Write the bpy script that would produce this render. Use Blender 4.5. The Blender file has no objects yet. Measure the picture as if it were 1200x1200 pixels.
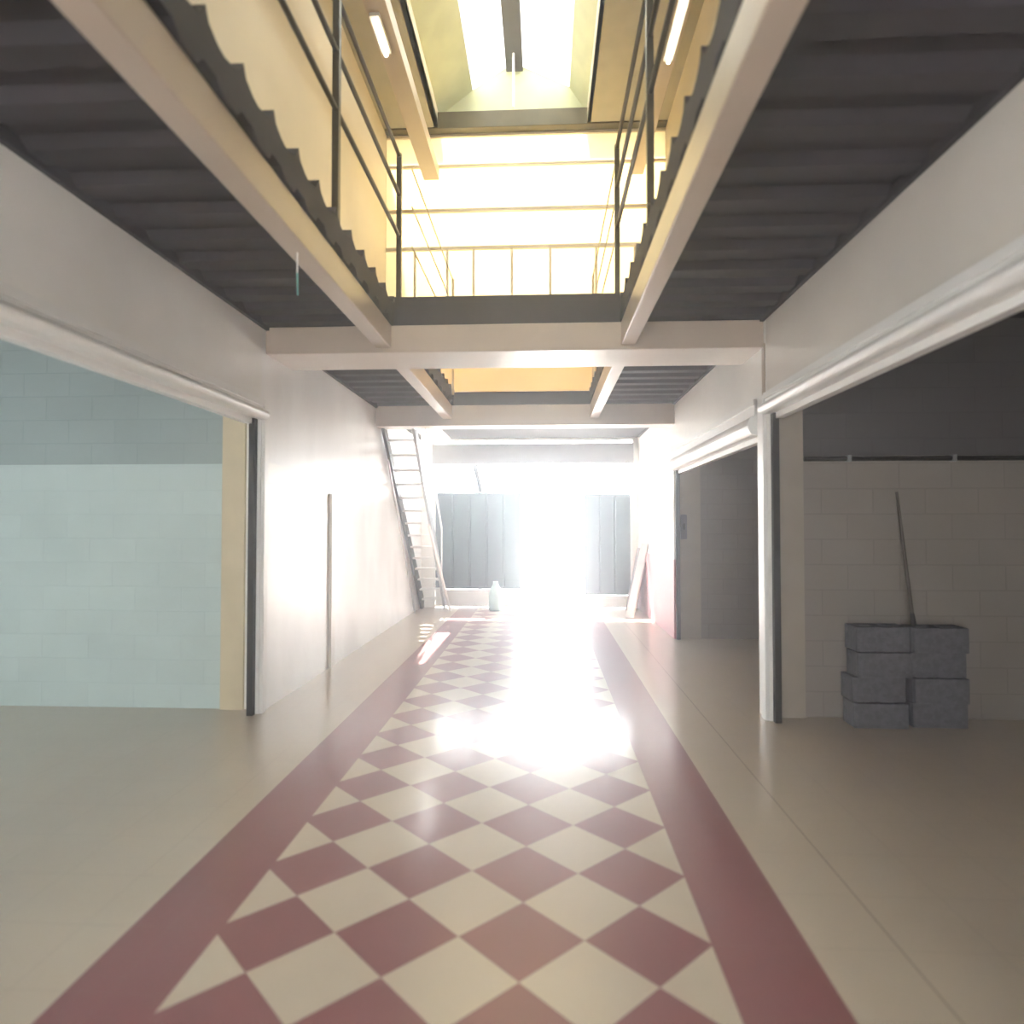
import bpy, bmesh, math, random
from mathutils import Vector, Matrix
random.seed(7)
S = bpy.context.scene
COL = S.collection

# ---------------------------------------------------------------- camera, light, exposure
cam_data = bpy.data.cameras.new('camera')
cam = bpy.data.objects.new('camera', cam_data); COL.objects.link(cam)
cam.location = (0, 0, 1.5)
cam.rotation_euler = (math.radians(90 + 1.316), 0, math.radians(2.862))
cam_data.sensor_width = 36; cam_data.lens = 740 / 1200 * 36
cam_data.clip_start = 0.05; cam_data.clip_end = 200
cam_data.dof.use_dof = True
cam_data.dof.focus_distance = 8.0
cam_data.dof.aperture_fstop = 1.0
S.camera = cam

world = bpy.data.worlds.new('world'); S.world = world; world.use_nodes = True
wn = world.node_tree.nodes; wl = world.node_tree.links
bg = wn['Background']
tc = wn.new('ShaderNodeTexCoord'); sx = wn.new('ShaderNodeSeparateXYZ'); rmp = wn.new('ShaderNodeValToRGB')
wl.new(tc.outputs['Generated'], sx.inputs[0]); wl.new(sx.outputs['Z'], rmp.inputs[0]); wl.new(rmp.outputs[0], bg.inputs[0])
rmp.color_ramp.elements[0].color = (1.0, 1.0, 1.0, 1); rmp.color_ramp.elements[0].position = 0.0
rmp.color_ramp.elements[1].color = (0.80, 0.89, 1.0, 1); rmp.color_ramp.elements[1].position = 0.9
bg.inputs[1].default_value = 15.0

sun_d = bpy.data.lights.new('sun', 'SUN'); sun = bpy.data.objects.new('sun', sun_d); COL.objects.link(sun)
sun_d.energy = 60; sun_d.angle = math.radians(1.0); sun_d.color = (1.0, 0.95, 0.87)
# the sun stands in front, high and a little to the right
sun.rotation_euler = Vector((0.12, -0.62, -0.95)).normalized().to_track_quat('-Z', 'Y').to_euler()

vs = S.view_settings
S.display_settings.display_device = 'sRGB'
vs.view_transform = 'Standard'; vs.look = 'None'; vs.gamma = 1.0; vs.use_curve_mapping = False
vs.exposure = 0.12
try:
    S.cycles.max_bounces = 14; S.cycles.diffuse_bounces = 8; S.cycles.transmission_bounces = 8
    S.cycles.sample_clamp_indirect = 20; S.cycles.volume_bounces = 1
except Exception: pass

# ---------------------------------------------------------------- materials
def mat(name, color, rough=0.6, metal=0.0, var=0.0, scale=4.0, spec=0.5, bump=0.0, color2=None, stretch=(1, 1, 1)):
    m = bpy.data.materials.new(name); m.use_nodes = True
    nt = m.node_tree; b = nt.nodes['Principled BSDF']
    b.inputs['Roughness'].default_value = rough; b.inputs['Metallic'].default_value = metal
    b.inputs['Specular IOR Level'].default_value = spec
    t = nt.nodes.new('ShaderNodeTexCoord'); mp = nt.nodes.new('ShaderNodeMapping'); n = nt.nodes.new('ShaderNodeTexNoise')
    mp.inputs['Scale'].default_value = stretch
    nt.links.new(t.outputs['Object'], mp.inputs[0]); nt.links.new(mp.outputs[0], n.inputs['Vector'])
    n.inputs['Scale'].default_value = scale; n.inputs['Detail'].default_value = 5
    r = nt.nodes.new('ShaderNodeValToRGB'); nt.links.new(n.outputs[0], r.inputs[0])
    c2 = color2 or tuple(max(0, c * (1 - var)) for c in color)
    r.color_ramp.elements[0].position = 0.35; r.color_ramp.elements[1].position = 0.65
    r.color_ramp.elements[0].color = (*c2, 1); r.color_ramp.elements[1].color = (*color, 1)
    nt.links.new(r.outputs[0], b.inputs['Base Color'])
    if bump:
        bp = nt.nodes.new('ShaderNodeBump'); bp.inputs['Strength'].default_value = bump; bp.inputs['Distance'].default_value = 0.01
        nt.links.new(n.outputs[0], bp.inputs['Height']); nt.links.new(bp.outputs[0], b.inputs['Normal'])
    return m

def block_mat(name, color, mortar, bw, bh, axes='XZ', rough=0.8, size=0.006):
    """painted block wall: brick pattern over the wall's own plane"""
    m = bpy.data.materials.new(name); m.use_nodes = True
    nt = m.node_tree; b = nt.nodes['Principled BSDF']; b.inputs['Roughness'].default_value = rough
    t = nt.nodes.new('ShaderNodeTexCoord'); s = nt.nodes.new('ShaderNodeSeparateXYZ'); c = nt.nodes.new('ShaderNodeCombineXYZ')
    nt.links.new(t.outputs['Object'], s.inputs[0])
    nt.links.new(s.outputs[axes[0]], c.inputs[0]); nt.links.new(s.outputs[axes[1]], c.inputs[1])
    br = nt.nodes.new('ShaderNodeTexBrick'); nt.links.new(c.outputs[0], br.inputs['Vector'])
    br.inputs['Scale'].default_value = 1; br.inputs['Brick Width'].default_value = bw; br.inputs['Row Height'].default_value = bh
    br.inputs['Mortar Size'].default_value = size; br.inputs['Mortar Smooth'].default_value = 0.6
    br.inputs['Color1'].default_value = (*color, 1); br.inputs['Color2'].default_value = (*[x * 0.95 for x in color], 1)
    br.inputs['Mortar'].default_value = (*mortar, 1)
    n = nt.nodes.new('ShaderNodeTexNoise'); n.inputs['Scale'].default_value = 1.3; n.inputs['Detail'].default_value = 6
    nt.links.new(t.outputs['Object'], n.inputs['Vector'])
    mx = nt.nodes.new('ShaderNodeMixRGB'); mx.blend_type = 'MULTIPLY'; mx.inputs[0].default_value = 0.25
    nt.links.new(br.outputs[0], mx.inputs[1]); nt.links.new(n.outputs[0], mx.inputs[2])
    nt.links.new(mx.outputs[0], b.inputs['Base Color'])
    bp = nt.nodes.new('ShaderNodeBump'); bp.inputs['Strength'].default_value = 0.3; bp.inputs['Distance'].default_value = 0.004; bp.invert = True
    nt.links.new(br.outputs['Fac'], bp.inputs['Height']); nt.links.new(bp.outputs[0], b.inputs['Normal'])
    return m

def translucent(name, color, clear=0.0):
    m = bpy.data.materials.new(name); m.use_nodes = True; nt = m.node_tree
    nt.nodes.remove(nt.nodes['Principled BSDF']); out = nt.nodes['Material Output']
    a = nt.nodes.new('ShaderNodeBsdfTranslucent'); d = nt.nodes.new('ShaderNodeBsdfDiffuse'); mx = nt.nodes.new('ShaderNodeMixShader')
    t = nt.nodes.new('ShaderNodeTexCoord'); n = nt.nodes.new('ShaderNodeTexNoise'); n.inputs['Scale'].default_value = 0.8
    nt.links.new(t.outputs['Object'], n.inputs['Vector'])
    r = nt.nodes.new('ShaderNodeValToRGB'); nt.links.new(n.outputs[0], r.inputs[0])
    r.color_ramp.elements[0].color = (*[c * 0.8 for c in color], 1); r.color_ramp.elements[1].color = (*color, 1)
    nt.links.new(r.outputs[0], a.inputs[0]); nt.links.new(r.outputs[0], d.inputs[0])
    mx.inputs[0].default_value = 0.3
    nt.links.new(a.outputs[0], mx.inputs[1]); nt.links.new(d.outputs[0], mx.inputs[2]); nt.links.new(mx.outputs[0], out.inputs[0])
    return m

def floor_mat():
    m = bpy.data.materials.new('tile_floor'); m.use_nodes = True
    nt = m.node_tree; b = nt.nodes['Principled BSDF']; L = nt.links.new
    def M(op, a, c=None, d=None):
        n = nt.nodes.new('ShaderNodeMath'); n.operation = op
        for i, v in enumerate((a, c, d)):
            if v is None: continue
            if isinstance(v, (int, float)): n.inputs[i].default_value = v
            else: L(v, n.inputs[i])
        return n.outputs[0]
    t = nt.nodes.new('ShaderNodeTexCoord'); s = nt.nodes.new('ShaderNodeSeparateXYZ'); L(t.outputs['Object'], s.inputs[0])
    X, Y = s.outputs['X'], s.outputs['Y']
    # diamonds: a diagonal chequer of square tiles laid at 45 degrees
    WX, WY = 0.46, 0.443
    u = M('DIVIDE', M('SUBTRACT', X, 0.377), WX); v = M('DIVIDE', M('SUBTRACT', Y, 2.333), WY)
    du = M('ABSOLUTE', M('SUBTRACT', M('FRACT', M('ADD', u, 100.5)), 0.5))
    dv = M('ABSOLUTE', M('SUBTRACT', M('FRACT', M('ADD', v, 100.5)), 0.5))
    red_d = M('LESS_THAN', M('ADD', du, dv), 0.5)
    field = M('MULTIPLY', M('GREATER_THAN', X, -1.2), M('LESS_THAN', X, 0.6))
    inner = M('MULTIPLY', red_d, field)
    bandr = M('MULTIPLY', M('GREATER_THAN', X, 0.6), M('LESS_THAN', X, 0.945))
    bandl = M('MULTIPLY', M('GREATER_THAN', X, -1.545), M('LESS_THAN', X, -1.2))
    red = M('MINIMUM', M('ADD', inner, M('ADD', bandr, bandl)), 1.0)
    # joints: diagonal ones in the field, a square grid beside it
    ds = M('ABSOLUTE', M('SUBTRACT', M('ADD', du, dv), 0.5))
    g1 = M('MULTIPLY', M('LESS_THAN', ds, 0.006), field)
    gx = M('ABSOLUTE', M('SUBTRACT', M('FRACT', M('ADD', M('DIVIDE', M('SUBTRACT', X, 0.60), 0.333), 100.5)), 0.5))
    gy = M('ABSOLUTE', M('SUBTRACT', M('FRACT', M('ADD', M('DIVIDE', M('SUBTRACT', Y, 2.0), 0.333), 100.5)), 0.5))
    g2 = M('MULTIPLY', M('LESS_THAN', M('MINIMUM', gx, gy), 0.008), M('SUBTRACT', 1.0, field))
    g3 = M('LESS_THAN', M('ABSOLUTE', M('SUBTRACT', X, 1.262)), 0.003)
    n = nt.nodes.new('ShaderNodeTexNoise'); n.inputs['Scale'].default_value = 2.2; n.inputs['Detail'].default_value = 6; L(t.outputs['Object'], n.inputs['Vector'])
    cr = nt.nodes.new('ShaderNodeValToRGB'); L(n.outputs[0], cr.inputs[0])
    cr.color_ramp.elements[0].color = (*CREAM_A, 1); cr.color_ramp.elements[1].color = (*CREAM_B, 1)
    rr = nt.nodes.new('ShaderNodeValToRGB'); L(n.outputs[0], rr.inputs[0])
    rr.color_ramp.elements[0].color = (*RED_A, 1); rr.color_ramp.elements[1].color = (*RED_B, 1)
    mx = nt.nodes.new('ShaderNodeMixRGB'); L(red, mx.inputs[0]); L(cr.outputs[0], mx.inputs[1]); L(rr.outputs[0], mx.inputs[2])
    gr = nt.nodes.new('ShaderNodeMixRGB'); L(M('MULTIPLY', M('ADD', g1, g2), 0.22), gr.inputs[0]); L(mx.outputs[0], gr.inputs[1]); gr.inputs[2].default_value = (0.25, 0.2, 0.16, 1)
    g4 = nt.nodes.new('ShaderNodeMixRGB'); L(M('MULTIPLY', g3, 0.7), g4.inputs[0]); L(gr.outputs[0], g4.inputs[1]); g4.inputs[2].default_value = (0.2, 0.13, 0.08, 1)
    L(g4.outputs[0], b.inputs['Base Color'])
    rg = nt.nodes.new('ShaderNodeMapRange'); L(n.outputs[0], rg.inputs[0]); rg.inputs[3].default_value = 0.36; rg.inputs[4].default_value = 0.46
    b.inputs['Coat Weight'].default_value = 0.7; b.inputs['Coat Roughness'].default_value = 0.17
    L(rg.outputs[0], b.inputs['Roughness']); b.inputs['Specular IOR Level'].default_value = 0.5
    return m
CREAM_A, CREAM_B = (0.50, 0.42, 0.325), (0.59, 0.505, 0.40)
RED_A, RED_B = (0.22, 0.085, 0.09), (0.28, 0.11, 0.115)

M = {}
M['floor'] = floor_mat()
M['paint'] = mat('white_wall_paint', (0.86, 0.84, 0.79), 0.33, var=0.12, scale=1.4)
M['paint_warm'] = mat('warm_white_wall_paint', (0.70, 0.655, 0.59), 0.36, var=0.1, scale=1.2)
M['paint_dirty'] = mat('scuffed_white_wall_paint', (0.90, 0.90, 0.88), 0.30, color2=(0.74, 0.73, 0.71), scale=1.1, stretch=(1, 1, 0.5))
M['upper'] = mat('warm_cream_paint', (0.68, 0.60, 0.475), 0.6, var=0.1, scale=1.0)
M['ceil'] = mat('tan_roof_paint', (0.42, 0.385, 0.30), 0.7, var=0.1)
M['beam'] = mat('cream_gloss_beam_paint', (0.47, 0.385, 0.31), 0.35, var=0.08, scale=3)
M['deck'] = mat('dark_steel_deck', (0.034, 0.027, 0.033), 0.8, var=0.35, scale=3)
M['bay_left'] = block_mat('pale_blue_green_block_paint', (0.54, 0.63, 0.60), (0.495, 0.585, 0.56), 0.4, 0.2)
M['bay_left_top'] = block_mat('grey_green_block_paint', (0.34, 0.40, 0.385), (0.30, 0.36, 0.345), 0.4, 0.2)
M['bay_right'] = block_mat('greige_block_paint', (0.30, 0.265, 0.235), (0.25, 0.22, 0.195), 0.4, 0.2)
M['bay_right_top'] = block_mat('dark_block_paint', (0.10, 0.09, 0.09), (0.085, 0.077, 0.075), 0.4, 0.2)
M['beige'] = mat('beige_column_paint', (0.58, 0.48, 0.31), 0.6, var=0.1)
M['beige_dark'] = mat('tan_column_paint', (0.36, 0.31, 0.25), 0.6, var=0.1)
M['white_metal'] = mat('white_enamelled_metal', (0.80, 0.79, 0.76), 0.32, var=0.05)
M['dark_metal'] = mat('dark_painted_steel', (0.028, 0.024, 0.02), 0.45, metal=0.3, var=0.3)
M['rail'] = mat('bronze_rail_steel', (0.05, 0.037, 0.022), 0.4, metal=0.4, var=0.3)
M['glare_rail'] = mat('glare_pale_rail', (0.75, 0.62, 0.40), 0.5, var=0.1)  # pale colour stands for the glow that washes out the far railings
M['gate'] = mat('grey_green_gate_sheet', (0.07, 0.13, 0.14), 0.5, color2=(0.05, 0.08, 0.10), scale=2.2, stretch=(1, 1, 0.3))
M['steel'] = mat('galvanised_steel', (0.55, 0.57, 0.58), 0.3, metal=0.8, var=0.15)
M['block'] = mat('grey_concrete_block', (0.13, 0.125, 0.14), 0.9, var=0.3, scale=25, bump=0.4)
M['concrete'] = mat('pale_street_concrete', (0.62, 0.61, 0.58), 0.9, var=0.1)
M['pink'] = mat('pink_dado_paint', (0.55, 0.27, 0.29), 0.55, color2=(0.45, 0.25, 0.27), scale=2)
M['plank'] = mat('pale_weathered_board', (0.55, 0.5, 0.48), 0.7, var=0.2, scale=6, stretch=(1, 1, 0.1))
M['board'] = mat('dark_grey_board', (0.16, 0.155, 0.17), 0.7, var=0.2, scale=3)
M['wood'] = mat('dark_wooden_handle', (0.09, 0.07, 0.055), 0.6, var=0.3, scale=10, stretch=(1, 1, 0.1))
M['skylight'] = translucent('opal_skylight_sheet', (0.70, 0.70, 0.665))
M['frosted'] = translucent('added_window_sheet', (0.90, 0.94, 0.96))
M['sheet'] = translucent('yellowed_translucent_sheet', (0.62, 0.55, 0.38))
M['green'] = mat('pale_green_roof_sheet', (0.55, 0.56, 0.36), 0.6, var=0.1)
M['plastic'] = mat('pale_teal_plastic', (0.50, 0.72, 0.72), 0.4, var=0.1)
M['cable'] = mat('teal_cable_sleeve', (0.15, 0.42, 0.40), 0.5)
def emit(name, color, strength):
    m = bpy.data.materials.new(name); m.use_nodes = True; b = m.node_tree.nodes['Principled BSDF']
    b.inputs['Base Color'].default_value = (*color, 1); b.inputs['Emission Color'].default_value = (*color, 1); b.inputs['Emission Strength'].default_value = strength
    return m
M['tube'] = emit('lit_lamp_tube', (1.0, 0.93, 0.72), 6.0)

# ---------------------------------------------------------------- mesh helpers
class MB:
    def __init__(self): self.bm = bmesh.new()
    def box(self, x0, x1, y0, y1, z0, z1, bevel=0.0, rot=None, about=None):
        mt = Matrix.Translation(((x0+x1)/2, (y0+y1)/2, (z0+z1)/2)) @ Matrix.Diagonal((abs(x1-x0), abs(y1-y0), abs(z1-z0), 1))
        r = bmesh.ops.create_cube(self.bm, size=1, matrix=mt)
        vs_ = r['verts']
        if bevel:
            es = list({e for v in vs_ for e in v.link_edges})
            rb = bmesh.ops.bevel(self.bm, geom=es, offset=bevel, segments=2, affect='EDGES')
            vs_ = list({v for f in rb['faces'] for v in f.verts} | {v for v in vs_ if v.is_valid})
        if rot is not None: bmesh.ops.rotate(self.bm, verts=vs_, cent=about or (0, 0, 0), matrix=rot)
        return self
    def bar(self, p, q, w, t=None, seg=0):
        """square or round bar from p to q"""
        p, q = Vector(p), Vector(q); d = q - p; L = d.length; t = t or w
        rot = d.to_track_quat('Z', 'Y').to_matrix().to_4x4()
        mt = Matrix.Translation((p + q) / 2) @ rot
        if seg: bmesh.ops.create_cone(self.bm, cap_ends=True, segments=seg, radius1=w/2, radius2=t/2, depth=L, matrix=mt)
        else: bmesh.ops.create_cube(self.bm, size=1, matrix=mt @ Matrix.Diagonal((w, t, L, 1)))
        return self
    def prism(self, pts, axis, a, b):
        """polygon pts (in the other two axes, in order) pushed along axis from a to b"""
        def P(u, v, w):
            return {'X': (w, u, v), 'Y': (u, w, v), 'Z': (u, v, w)}[axis]
        A = [self.bm.verts.new(P(u, v, a)) for u, v in pts]; B = [self.bm.verts.new(P(u, v, b)) for u, v in pts]
        n = len(pts)
        self.bm.faces.new(A); self.bm.faces.new(list(reversed(B)))
        for i in range(n): self.bm.faces.new((A[i], B[i], B[(i+1) % n], A[(i+1) % n]))
        return self
    def lathe(self, prof, seg=24, at=(0, 0, 0)):
        rings = []
        for r, z in prof:
            rings.append([self.bm.verts.new((at[0]+r*math.cos(2*math.pi*k/seg), at[1]+r*math.sin(2*math.pi*k/seg), at[2]+z)) for k in range(seg)])
        for A, B in zip(rings, rings[1:]):
            for k in range(seg): self.bm.faces.new((A[k], A[(k+1) % seg], B[(k+1) % seg], B[k]))
        self.bm.faces.new(list(reversed(rings[0]))); self.bm.faces.new(rings[-1])
        return self
    def build(self, name, material, parent=None, smooth=False, bevel=0.0, label=None):
        bmesh.ops.recalc_face_normals(self.bm, faces=self.bm.faces)
        me = bpy.data.meshes.new(name); self.bm.to_mesh(me); self.bm.free()
        if smooth:
            for p in me.polygons: p.use_smooth = True
        o = bpy.data.objects.new(name, me); COL.objects.link(o); me.materials.append(material)
        if parent is not None:
            o.parent = parent; o.matrix_parent_inverse = Matrix.Translation(-parent.location)
        if bevel:
            md = o.modifiers.new('bevel', 'BEVEL'); md.width = bevel; md.segments = 2; md.limit_method = 'ANGLE'
        if label: o['label'] = label
        return o
def box(*a, **k): return MB().box(*a, **k)
def struct(o): o['kind'] = 'structure'; return o
def tag(o, label, cat, group=None):
    o['label'] = label; o['category'] = cat
    if group: o['group'] = group
    return o
def thing(name, loc, label, cat, group=None):
    o = bpy.data.objects.new(name, None); COL.objects.link(o); o.location = loc; o.empty_display_size = 0.1
    return tag(o, label, cat, group)

# ---------------------------------------------------------------- dimensions (metres; the corridor runs along +Y)
XL, XR = -2.28, 1.74          # corridor walls
YB, YE = -3.0, 11.75          # rear end, street entrance
ZD, ZT = 3.14, 3.38           # deck underside and top
VL, VR = -1.22, 0.62          # edges of the voids
Y1 = 5.05                     # first crossbeam
Y2 = 8.45                     # second crossbeam
YW = 8.95                     # upper end wall
ZC = 7.18                     # upper ceiling
BX0, BX1 = -6.5, 6.0          # far sides of the shop bays

# ---------------------------------------------------------------- setting
struct(box(BX0, BX1, YB, YE+0.15, -0.12, 0.0).build('floor', M['floor']))
struct(box(-40, 40, YE+0.15, 60, -0.14, -0.02).build('street', M['concrete']))

# corrugated mezzanine decks, seen from below as dark ribs with a saw-tooth edge at the voids
def deck(x0, x1, y0, y1):
    P = 0.29; prof = [(0.0, 0.0, 0.16), (0.05, 0.0, 0.17), (0.11, 0.0, 0.185), (0.14, 0.038, 0.225), (0.155, 0.04, 0.25), (0.18, 0.04, 0.20), (0.24, 0.04, 0.17)]
    bm = bmesh.new(); rows = []
    y = math.floor(y0 / P) * P
    while y < y1 + P:
        for dy, lo, hi in prof:
            yy = y + dy
            if y0 <= yy <= y1: rows.append((yy, ZD + lo, ZD + hi))
        y += P
    rings = [[bm.verts.new((x, yy, z)) for x, z in ((x0, a), (x1, a), (x1, b), (x0, b))] for yy, a, b in rows]
    for A, B in zip(rings, rings[1:]):
        for k in range(4): bm.faces.new((A[k], A[(k+1) % 4], B[(k+1) % 4], B[k]))
    bm.faces.new(rings[0]); bm.faces.new(rings[-1])
    mb = MB(); mb.bm.free(); mb.bm = bm
    return struct(mb.build('ceiling', M['deck']))
deck(XL, VL, YB+0.2, YW)
struct(MB().prism([(XL, ZD-0.03), (XL+0.03, ZD-0.03), (XL+0.03, ZD+0.05), (XL, ZD+0.05)], 'Y', YB+0.2, YE-0.2).build('trim_7', M['deck']))
struct(MB().prism([(XR-0.03, ZD-0.02), (XR, ZD-0.02), (XR, ZD+0.05), (XR-0.03, ZD+0.05)], 'Y', YB+0.2, YE-0.2).build('trim_8', M['deck']))
deck(VR, XR, YB+0.2, YW)
struct(box(VL+0.002, VR-0.002, Y1+0.03, Y1+0.55, ZD, ZT).build('ceiling', M['deck']))                 # bridge between the voids
struct(box(VL+0.002, VR-0.002, Y2+0.02, YW-0.02, ZD, ZT-0.06).build('ceiling', M['deck']))
struct(box(-1.72, XR, YW, YE, ZD, ZT).build('ceiling', M['deck']))                         # over the entrance
struct(box(BX0, XL-0.2, YB, Y1+0.35, ZD, ZT).build('ceiling', M['deck']))                       # shop bay ceilings
struct(box(XR+0.2, BX1, YB, YW, ZD, ZT).build('ceiling', M['deck']))

# left wall: lintel over the near shop opening, then solid
struct(box(XL-0.2, XL, YB, 4.98, 2.52, ZC).build('wall_left', M['paint']))
wl_ = MB().box(XL-0.05, XL, 4.98, YE, 0, ZD)
struct(wl_.build('wall_left', M['paint_dirty']))
struct(box(XL-0.2, XL, 4.98, YE, ZD, ZC).build('wall_left', M['upper']))
struct(box(XL, XL+0.03, 6.62, 6.74, 0.0, 1.85).build('trim_1', M['paint']))
struct(box(XL, XL+0.006, 4.99, 8.6, 1.86, 2.03).build('trim_2', M['paint']))
struct(box(XL, XL+0.012, YB+0.2, YW-0.02, ZT+0.02, ZC-0.02).build('wall_left', M['upper']))
# left bay
struct(box(BX0, -2.65, Y1+0.06, Y1+0.2, 0, 2.02).build('wall_left', M['bay_left']))
struct(box(BX0, -2.65, Y1+0.07, Y1+0.2, 2.02, ZD).build('wall_left', M['bay_left_top']))
struct(box(-2.65, -2.46, Y1+0.03, Y1+0.2, 0, ZD).build('trim_3', M['beige']))
struct(box(-2.46, XL-0.05, Y1+0.06, Y1+0.2, 0, ZD).build('trim_9', M['paint']))
sw = MB().box(BX0-0.15, BX0, YB, 0.2, 0, ZD).box(BX0-0.15, BX0, 3.6, Y1+0.15, 0, ZD).box(BX0-0.15, BX0, 0.2, 3.6, 0, 0.9).box(BX0-0.15, BX0, 0.2, 3.6, 2.7, ZD)
struct(sw.build('wall_left', M['bay_left']))
w = struct(MB().box(BX0-0.10, BX0-0.04, 0.2, 3.6, 0.9, 0.96).box(BX0-0.10, BX0-0.04, 0.2, 3.6, 2.64, 2.7).box(BX0-0.10, BX0-0.04, 0.2, 0.26, 0.96, 2.64)
       .box(BX0-0.10, BX0-0.04, 1.87, 1.93, 0.96, 2.64).box(BX0-0.10, BX0-0.04, 3.54, 3.6, 0.96, 2.64).build('added_window', M['white_metal']))  # unseen window, added to let daylight into the left bay

MB().box(BX0-0.08, BX0-0.07, 0.26, 3.54, 0.96, 2.64).build('pane', M['frosted'], w)
# right wall: lintels, pier between the two shops, solid end with a pink dado
struct(box(XR, XR+0.2, YB, 5.0, 2.54, ZD).build('wall_right', M['paint_warm']))
struct(box(XR, XR+0.06, 5.0, 5.22, 0, ZD).build('wall_right', M['paint']))
struct(box(XR, XR+0.2, 5.22, 8.56, 2.54, ZD).build('wall_right', M['paint']))
struct(box(XR, XR+0.05, 8.56, YE, 1.06, ZD).build('wall_right', M['paint']))
struct(box(XR, XR+0.05, 8.56, YE, 0, 1.06).build('wall_right', M['pink']))
struct(box(XR, XR+0.2, YB, YE, ZD, ZC).build('wall_right', M['upper']))
struct(box(XR-0.012, XR, 5.02, 5.07, 2.54, ZD-0.2).build('trim_4', M['beam']))
# right bays
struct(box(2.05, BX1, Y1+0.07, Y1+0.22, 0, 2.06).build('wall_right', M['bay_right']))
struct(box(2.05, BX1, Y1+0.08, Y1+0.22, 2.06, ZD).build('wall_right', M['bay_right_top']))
struct(box(XR+0.06, 2.05, Y1+0.04, Y1+0.22, 0, ZD).build('trim_5', M['beige_dark']))
struct(box(XR+0.05, XR+0.36, 8.575, 8.75, 0, ZD).build('trim_6', M['beige_dark']))
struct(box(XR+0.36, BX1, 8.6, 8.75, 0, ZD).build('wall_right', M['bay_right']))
struct(box(BX1, BX1+0.15, YB, YW, 0, ZD).build('wall_right', M['bay_right']))
# unseen rear end; its opening is added to bring in fill daylight
rw = MB().box(BX0, -2.0, YB-0.2, YB, 0, ZD).box(0.4, BX1, YB-0.2, YB, 0, ZD).box(-2.0, 0.4, YB-0.2, YB, 2.3, ZD).box(XL-0.2, XR+0.2, YB-0.2, YB, ZD, ZC)
struct(rw.build('wall_back', M['paint']))
# entrance end
fw_ = MB().box(XL, -2.07, YE-0.05, YE+0.15, 0, ZD).box(1.645, XR, YE-0.05, YE+0.15, 0, ZD).box(-2.07, 1.645, YE-0.05, YE+0.15, 3.10, ZT+0.9)
struct(fw_.build('wall_front', M['paint']))
# upper ceiling round the skylight
CL, CR = -1.5, 0.62
uc = MB().box(XL-0.2, CL, YB-0.2, YW+0.3, ZC, ZC+0.1).box(CR, XR+0.2, YB-0.2, YW+0.3, ZC, ZC+0.1).box(CL, CR, YB-0.2, -1.0, ZC, ZC+0.1)
struct(uc.build('ceiling', M['ceil']))

# ---------------------------------------------------------------- beams
def beam(x0, x1, y0, y1, z0, z1, label, m=None, flange=0):
    mb = MB().box(x0, x1, y0, y1, z0, z1)
    o = mb.build('steel_beam', m or M['beam'], bevel=0.008)
    return tag(o, label, 'beam')
beam(-1.36, -1.235, YB+0.1, Y1-0.002, 2.95, ZD-0.003, 'long cream beam under the left edge of the nearer ceiling opening')
beam(0.60+0.02, 0.735, YB+0.1, Y1-0.002, 2.95, ZD-0.003, 'long cream beam under the right edge of the nearer ceiling opening')
beam(XL, XR, Y1, Y1+0.55, 2.915, ZD-0.003, 'wide cream crossbeam spanning the hall between the two ceiling openings')
beam(-1.36, -1.235, Y1+0.56, Y2-0.002, 2.95, ZD-0.003, 'long white beam at the left edge of the farther ceiling opening')
beam(0.62, 0.735, Y1+0.56, Y2-0.002, 2.95, ZD-0.003, 'long white beam at the right edge of the farther ceiling opening')
beam(XL+0.001, XR, Y2, Y2+0.3, 2.86, ZD-0.003, 'crossbeam at the far end of the farther ceiling opening, before the entrance')
beam(-2.07, 1.645, YE-0.14, YE+0.06, 2.66, 3.03, 'grey lintel beam right above the street entrance', mat('grey_lintel_paint', (0.22, 0.21, 0.21), 0.5, var=0.1))
beam(-1.72, -1.50, YB+0.2, YW-0.01, 6.5, 6.68, 'tan roof beam up on the left, below the skylight')
beam(1.24, 1.42, YB+0.2, YW-0.01, 6.5, 6.68, 'tan roof beam up on the right, behind the right railing')
beam(XL+0.02, XR, YW-0.16, YW-0.01, ZC-0.02, ZC+0.22, 'dark roof crossbeam above the glowing upper end wall', mat('dark_olive_beam_paint', (0.12, 0.10, 0.055), 0.5, var=0.2))

# ---------------------------------------------------------------- railings round the openings
def railing(x, y0, y1, posts, zs, label, thick=0.042, m=None, rt=0.034):
    m = m or M['rail']
    t = thing('railing', (x, y0, ZD+0.24), label, 'railing', None)
    for y in posts: box(x-thick/2, x+thick/2, y-thick/2, y+thick/2, ZD+0.12, zs[-1]+0.02).build('post', m, t)
    for z in zs: MB().bar((x, y0, z), (x, y1, z), rt, seg=12).build('rail', m, t, smooth=False)
    return t
railing(-1.28, 0.3, 5.5, [0.4, 2.05, 3.8, 5.5], (4.08, 4.45, 4.80), 'dark railing on the left of the nearer ceiling opening')
railing(0.645, 0.3, 5.5, [0.4, 2.05, 3.8, 5.5], (4.12, 4.47, 4.82), 'dark railing on the right of the nearer ceiling opening')
railing(-1.21, 5.7, 8.4, [8.35], (4.08, 4.45, 4.80), 'railing coloured pale as if in glare on the left of the farther ceiling opening', 0.03, M['glare_rail'], 0.012)
railing(0.66, 5.7, 8.4, [8.35], (4.12, 4.47, 4.82), 'railing coloured pale as if in glare on the right of the farther ceiling opening', 0.03, M['glare_rail'], 0.012)

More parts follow.
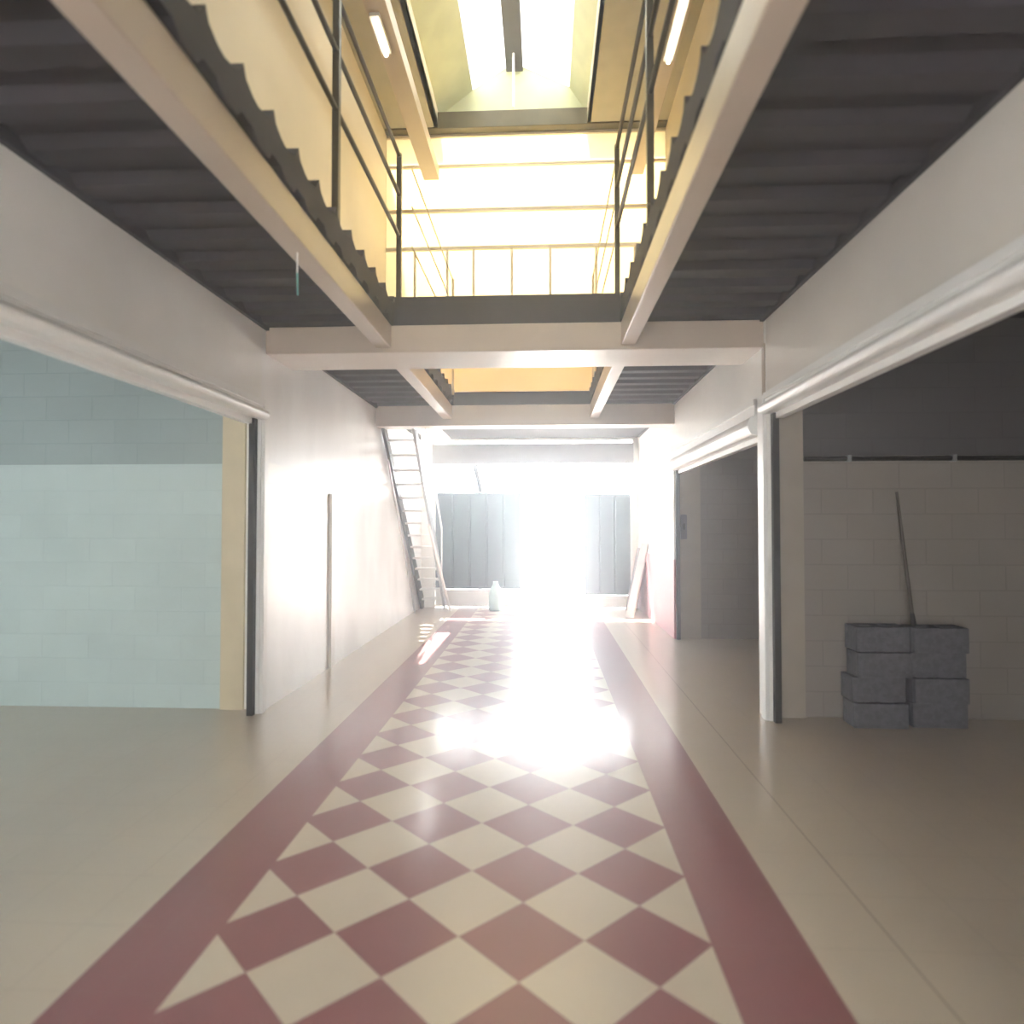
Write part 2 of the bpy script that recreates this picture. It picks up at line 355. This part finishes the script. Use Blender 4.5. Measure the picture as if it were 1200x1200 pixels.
# ---------------------------------------------------------------- upper end wall of translucent sheets
t = thing('window_2', (-0.2, YW, ZT), 'glowing yellow translucent end wall of the upper floor', 'window'); t['kind'] = 'structure'
MB().box(XL, XR, YW+0.02, YW+0.03, ZT+0.0, 4.7).build('pane', translucent('amber_translucent_sheet', (0.40, 0.31, 0.19)), t)
MB().box(XL, XR, YW+0.02, YW+0.03, 4.7, ZC).build('pane', M['sheet'], t)
fr = MB()
for z, h in ((6.70, .035), (6.05, .05), (5.50, .05), (ZT+0.02, .05), (ZC-0.03, .05)): fr.box(XL, XR, YW-0.02, YW+0.018, z-h/2, z+h/2)
for x in (-1.85, -1.38, -1.0, -0.45, 0.1, 0.75, 1.3): fr.box(x-0.016, x+0.016, YW-0.015, YW+0.018, 4.80, 5.47)
fr.box(XL, XR, YW-0.01, YW+0.018, 4.62, 4.80)
fr.build('window_frame', M['upper'], t)
# wall below and behind the yellow sheets down to the deck: nothing opaque, the sheets carry on

# ---------------------------------------------------------------- skylight
t = thing('skylight', (-0.43, 4, ZC), 'gabled rooflight with two white panes and a grey ridge', 'skylight')
ZG = 7.44; YS0, YS1 = -1.0, YW
MB().box(CL-0.05, CL, YS0, YS1, ZC, ZG).box(CR, CR+0.05, YS0, YS1, ZC, ZG).box(CL, CR, YS0-0.05, YS0, ZC, ZG).build('curb', M['upper'], t)
MB().prism([(CL-0.05, ZG), (CL, ZG), (-1.02, 7.80), (-1.02, 7.85), (CL-0.05, ZG+0.05)], 'Y', YS0, YS1).build('apron', M['green'], t)
MB().prism([(CR+0.05, ZG), (CR, ZG), (0.38, 7.80), (0.38, 7.85), (CR+0.05, ZG+0.05)], 'Y', YS0, YS1).build('apron', M['green'], t)
MB().prism([(-1.02, 7.80), (-0.53, 8.12), (-0.53, 8.13), (-1.02, 7.81)], 'Y', YS0, YS1-0.0).build('pane', M['skylight'], t)
MB().prism([(-0.29, 8.12), (0.38, 7.80), (0.38, 7.81), (-0.29, 8.13)], 'Y', YS0, YS1-0.0).build('pane', M['skylight'], t)
MB().box(-0.53, -0.29, YS0, YS1, 8.06, 8.2).build('ridge_beam', M['board'], t)
MB().prism([(CL-0.05, ZG-0.04), (CR+0.05, ZG-0.04), (CR+0.05, ZG+0.05), (0.38, 7.83), (-0.29, 8.15), (-0.53, 8.15), (-1.02, 7.83), (CL-0.05, ZG+0.05)], 'Y', YS1, YS1+0.06).build('gable_panel', M['green'], t)
MB().prism([(CL-0.05, ZC+0.1), (CR+0.05, ZC+0.1), (CR+0.05, ZG+0.05), (0.38, 7.83), (-0.29, 8.15), (-0.53, 8.15), (-1.02, 7.83), (CL-0.05, ZG+0.05)], 'Y', YS0-0.1, YS0-0.05).build('gable_panel', M['green'], t)
MB().bar((-0.41, 8.6, 8.08), (-0.41, 8.6, 7.3), 0.035, seg=10).build('pull_rod', M['white_metal'], t)

# tube lamps under the roof beams
def tube_lamp(x, y, z, l, label):
    t = thing('tube_lamp', (x, y, z), label, 'lamp', None)
    box(x-0.05, x+0.05, y-l/2, y+l/2, z-0.04, z).build('fixture', M['white_metal'], t)
    MB().bar((x, y-l/2+0.02, z-0.065), (x, y+l/2-0.02, z-0.065), 0.045, seg=12).build('tube', M['tube'], t)
tube_lamp(-1.64, 6.2, 6.5, 0.5, 'small lit tube lamp under the left roof beam')
tube_lamp(1.33, 5.9, 6.5, 1.6, 'long glowing tube added under the right roof beam')  # glowing tube added to make the bright strip along this beam

# ---------------------------------------------------------------- roller shutters
def shutter(side, x, y0, y1, z0, z1, label):
    # housing proud of the wall by a few centimetres, rolled slats showing below, guides down the jambs
    s = -side
    t = thing('roller_shutter', (x, (y0+y1)/2, 0), label, 'roller shutter', 'roller shutters over the shop openings')
    prof = []
    h = z1 - z0
    for k in range(9):
        a = math.pi * (k/8) - math.pi/2
        prof.append((x + s*(0.02 + 0.055*math.cos(a)), z0 + h*0.30 + h*0.28*math.sin(a)))
    prof += [(x + s*0.02, z1), (x - s*0.16, z1), (x - s*0.16, z0 + 0.02)]
    MB().prism(prof, 'Y', y0, y1).build('housing', M['white_metal'], t)
    MB().box(min(x, x+s*0.03), max(x, x+s*0.03), y0, y1, z1-0.03, z1+0.02).build('trim_strip', M['white_metal'], t)
    MB().box(x-0.03-s*0.08, x+0.03-s*0.08, y0+0.05, y1-0.05, z0-0.035, z0+0.02).build('bottom_bar', M['white_metal'], t)
    yy = y1 - 0.02
    MB().box(x-0.024-s*0.05, x+0.024-s*0.05, yy-0.03, yy+0.018, 0, z0+0.02).build('guide_rail', M['dark_metal'], t)
    return t
shutter(-1, XL, YB+0.1, 4.975, 2.36, 2.50, 'rolled up white shutter above the left shop opening')
shutter(1, XR, YB+0.1, 4.995, 2.37, 2.52, 'rolled up white shutter above the nearer right shop opening')
shutter(1, XR, 5.225, 8.555, 2.24, 2.52, 'rolled up white shutter above the farther right shop opening')
tag(box(XL+0.001, XL+0.03, 4.985, 5.06, 0, 2.53).build('corner_post', M['white_metal'], bevel=0.006), 'white metal corner post at the left shop opening', 'post')
tag(box(XR-0.03, XR+0.001, 5.003, 5.10, 0, 2.53).build('corner_post', M['white_metal'], bevel=0.006), 'white metal corner post between the two right shops', 'post')

# ---------------------------------------------------------------- staircase at the far left
t = thing('staircase', (-2.0, 11.6, 0), 'narrow steel staircase climbing along the left wall by the entrance', 'staircase')
SA, SB = (11.6, 0.05), (8.62, 2.98)
sl = math.atan2(SB[1]-SA[1], SA[0]-SB[0])
def stringer(x, m):
    d = Vector((0, SB[0]-SA[0], SB[1]-SA[1])).normalized(); nrm = Vector((0, d.z, -d.y)) * -1
    pts = [(SA[0], 0.0), (SA[0]-0.16, 0.0), (SB[0]-0.0, SB[1]-0.14), (SB[0], SB[1]+0.06), (SA[0], SA[1]+0.12)]
    return MB().prism([(a, b) for a, b in pts], 'X', x-0.02, x+0.02).build('stringer', m, t)
stringer(-2.225, M['dark_metal']); stringer(-1.80, M['steel'])
NT = 15
for k in range(NT):
    f = (k + 0.6) / NT; y = SA[0] + (SB[0]-SA[0])*f; z = SA[1] + (SB[1]-SA[1])*f
    box(-2.205, -1.82, y-0.12, y+0.12, z, z+0.03).build('tread', M['white_metal'], t)
MB().bar((-2.22, 10.85, 0.0), (-2.22, 8.9, 2.45), 0.03, seg=10).build('brace', M['steel'], t)
for y, z in ((8.7, 2.98), (9.9, 1.8), (11.1, 0.62)): MB().bar((-1.8, y, z-0.1), (-1.8, y, z+0.85), 0.025, seg=8).build('baluster', M['white_metal'], t)
MB().bar((-1.8, 8.7, 3.82), (-1.8, 11.1, 1.46), 0.03, seg=10).build('handrail', M['white_metal'], t)
tag(MB().bar((-1.66, 11.2, 0.0), (-1.74, 9.5, 1.52), 0.045, seg=10).build('metal_pole', M['white_metal'], smooth=False), 'thin white pole leaning against the staircase', 'pole')

# ---------------------------------------------------------------- street gate
t = thing('entrance_frame', (-0.2, YE, 0), 'steel door frame with open transom round the street entrance', 'door frame')
MB().box(-2.07, -2.02, YE-0.04, YE+0.04, 0, 2.66).box(1.60, 1.645, YE-0.04, YE+0.04, 0, 2.66).box(-2.02, 1.60, YE-0.03, YE+0.03, 2.62, 2.66).build('jamb', M['white_metal'], t)
MB().bar((-1.28, YE, 2.64), (-1.17, YE, 2.14), 0.075).build('transom_bar', M['dark_metal'], t)
MB().box(-1.20, -1.15, YE-0.02, YE+0.02, 0.0, 0.36).build('floor_post', M['steel'], t)
def leaf(x0, x1, z0, z1, label, nfold):
    g = thing('gate_leaf', ((x0+x1)/2, YE, z0), label, 'gate', 'gate leaves')
    mb = MB(); n = nfold; w = (x1-x0)/n
    for k in range(n):
        a = x0 + k*w
        mb.prism([(a, YE-0.010), (a+w*0.08, YE-0.028), (a+w*0.92, YE-0.028), (a+w, YE-0.010), (a+w, YE+0.005), (a, YE+0.005)], 'Z', z0+0.03, z1-0.03)
    mb.build('sheet', M['gate'], g)
    MB().box(x0, x1, YE-0.035, YE+0.02, z1-0.04, z1).box(x0, x1, YE-0.035, YE+0.02, z0, z0+0.04).box(x0, x0+0.035, YE-0.034, YE+0.019, z0+0.04, z1-0.04).box(x1-0.035, x1, YE-0.034, YE+0.019, z0+0.04, z1-0.04).build('frame', M['gate'], g)
    MB().box(x0, x1, YE-0.03, YE+0.0, 0.015, z0-0.012).build('bottom_panel', M['white_metal'], g)
    return g
leaf(-2.015, -0.42, 0.34, 2.13, 'wide grey-green sheet metal gate leaf left of the bright gap', 5)
leaf(0.76, 1.595, 0.24, 2.10, 'narrow grey sheet metal gate leaf right of the bright gap', 3)

# ---------------------------------------------------------------- small things
# pale plastic jug on the floor in front of the left gate leaf
t = thing('plastic_jug', (-0.86, 11.3, 0), 'pale teal plastic jug standing in front of the left gate leaf', 'jug')
MB().lathe([(0.11, 0), (0.125, 0.03), (0.12, 0.28), (0.10, 0.38), (0.05, 0.46), (0.045, 0.52)], at=(-0.86, 11.3, 0)).build('body', M['plastic'], t, smooth=True)
MB().bar((-0.75, 11.3, 0.40), (-0.74, 11.3, 0.22), 0.025, seg=8).build('handle', M['plastic'], t)

# boards leaning at the right wall
def leaning(x0, x1, y0, y1, h, th, m, name, label, cat):
    # foot at x0, top touching the wall at x1; runs from y0 to y1
    mb = MB(); v = Vector((x1-x0, 0, h)); n = Vector((-h, 0, x1-x0)).normalized()*th
    pts = [(x0, 0.0), (x0+v.x, h), (x0+v.x+n.x, h+abs(n.z)*0), (x0+n.x, 0.0)]
    mb.prism(pts, 'Y', y0, y1)
    return tag(mb.build(name, m, bevel=0.003), label, cat)
leaning(1.50, 1.715, 10.85, 11.5, 1.12, 0.03, M['board'], 'board', 'dark grey board leaning against the right wall near the gate', 'board')
tag(MB().bar((1.40, 10.45, 0.0), (1.70, 10.68, 1.22), 0.16, 0.03).build('plank', M['plank'], bevel=0.004), 'pale narrow plank leaning in front of the dark grey board', 'plank')

# switch box on the column inside the farther right shop
t = thing('switch_box', (XR+0.13, 8.55, 1.33), 'small grey switch box on the column in the farther right shop', 'switch box')
box(XR+0.09, XR+0.17, 8.525, 8.575, 1.33, 1.66, bevel=0.006).build('body', M['board'], t)
box(XR+0.115, XR+0.145, 8.517, 8.525, 1.46, 1.54).build('lever', M['dark_metal'], t)

# conduit along the right bay wall
t = thing('conduit', (XR+0.32, Y1-0.01, 2.04), 'dark pipe running level along the wall above the concrete blocks', 'pipe')
MB().bar((2.06, Y1+0.045, 2.035), (BX1-0.02, Y1+0.045, 2.035), 0.04, seg=12).build('pipe', M['dark_metal'], t, smooth=False)
for x in (2.4, 3.2, 4.0, 4.8): box(x-0.015, x+0.015, Y1+0.02, Y1+0.07, 2.01, 2.06).build('clamp', M['steel'], t)

# hollow concrete blocks piled in the right bay
def block_mesh():
    mb = MB(); l, w, h = 0.39, 0.19, 0.185
    mb.box(-l/2, l/2, -w/2, -w/2+0.035, 0, h).box(-l/2, l/2, w/2-0.035, w/2, 0, h)
    for x in (-l/2, -0.0175, l/2-0.035): mb.box(x, x+0.035, -w/2+0.035, w/2-0.035, 0, h)
    return mb
proto = block_mesh().build('concrete_block', M['block'], bevel=0.005)
spots = []
names_col = ('left', 'right')
names_row = ('bottom', 'second', 'third', 'top')
for r in range(4):
    for c in range(2):
        jx = random.uniform(-0.006, 0.006); a = random.uniform(-2.0, 2.0)
        y = 4.955 + (0.02 if (r + c) % 2 else -0.015)
        spots.append((2.54 + c*0.408 + jx - (0.035 if r < 2 and c == 0 else 0), y, r*0.187, a, f'grey concrete block on the {names_row[r]} layer of the pile, {names_col[c]} side'))
for i, (x, y, z, a, lb) in enumerate(spots):
    o = proto if i == 0 else proto.copy()
    if i: COL.objects.link(o)
    if a > 45: x -= 0.015
    o.location = (x, y, z + 0.0005); o.rotation_euler = (0, 0, math.radians(a)); tag(o, lb, 'block', 'concrete blocks piled in the right shop')
# stick standing on the pile
t = thing('broom_handle', (2.80, 4.95, 0.75), 'thin dark stick standing on the concrete blocks against the wall', 'stick')
MB().bar((2.80, 4.95, 0.752), (2.765, 5.09, 1.77), 0.026, 0.020, seg=10).build('stick', M['wood'], t)
MB().bar((2.80, 4.95, 0.75), (2.797, 4.962, 0.84), 0.04, 0.03, seg=10).build('socket', M['dark_metal'], t)

# short cable end hanging from the left beam
t = thing('hanging_cable', (-1.3, 3.5, 2.95), 'short pale cable end hanging down from the left beam', 'cable')
MB().bar((-1.3, 3.25, 2.95), (-1.3, 3.25, 2.83), 0.008, seg=8).build('wire', M['white_metal'], t)
MB().bar((-1.3, 3.25, 2.84), (-1.296, 3.25, 2.72), 0.010, 0.006, seg=8).build('sleeve', M['cable'], t)

# haze volume added in the hall to imitate veiling glare round the entrance
hz = bpy.data.materials.new('glare_haze'); hz.use_nodes = True; nt = hz.node_tree
nt.nodes.remove(nt.nodes['Principled BSDF'])
vsn = nt.nodes.new('ShaderNodeVolumeScatter'); vsn.inputs['Density'].default_value = 0.026; vsn.inputs['Anisotropy'].default_value = 0.82
vsn.inputs['Color'].default_value = (0.86, 0.92, 1.0, 1)
nt.links.new(vsn.outputs[0], nt.nodes['Material Output'].inputs['Volume'])
h = box(XL+0.06, XR-0.06, -0.5, YE-0.2, 0.01, 2.84).build('glare_volume', hz)
tag(h, 'thin bright haze added for glare, filling the hall in front of the entrance', 'haze'); h['kind'] = 'stuff'
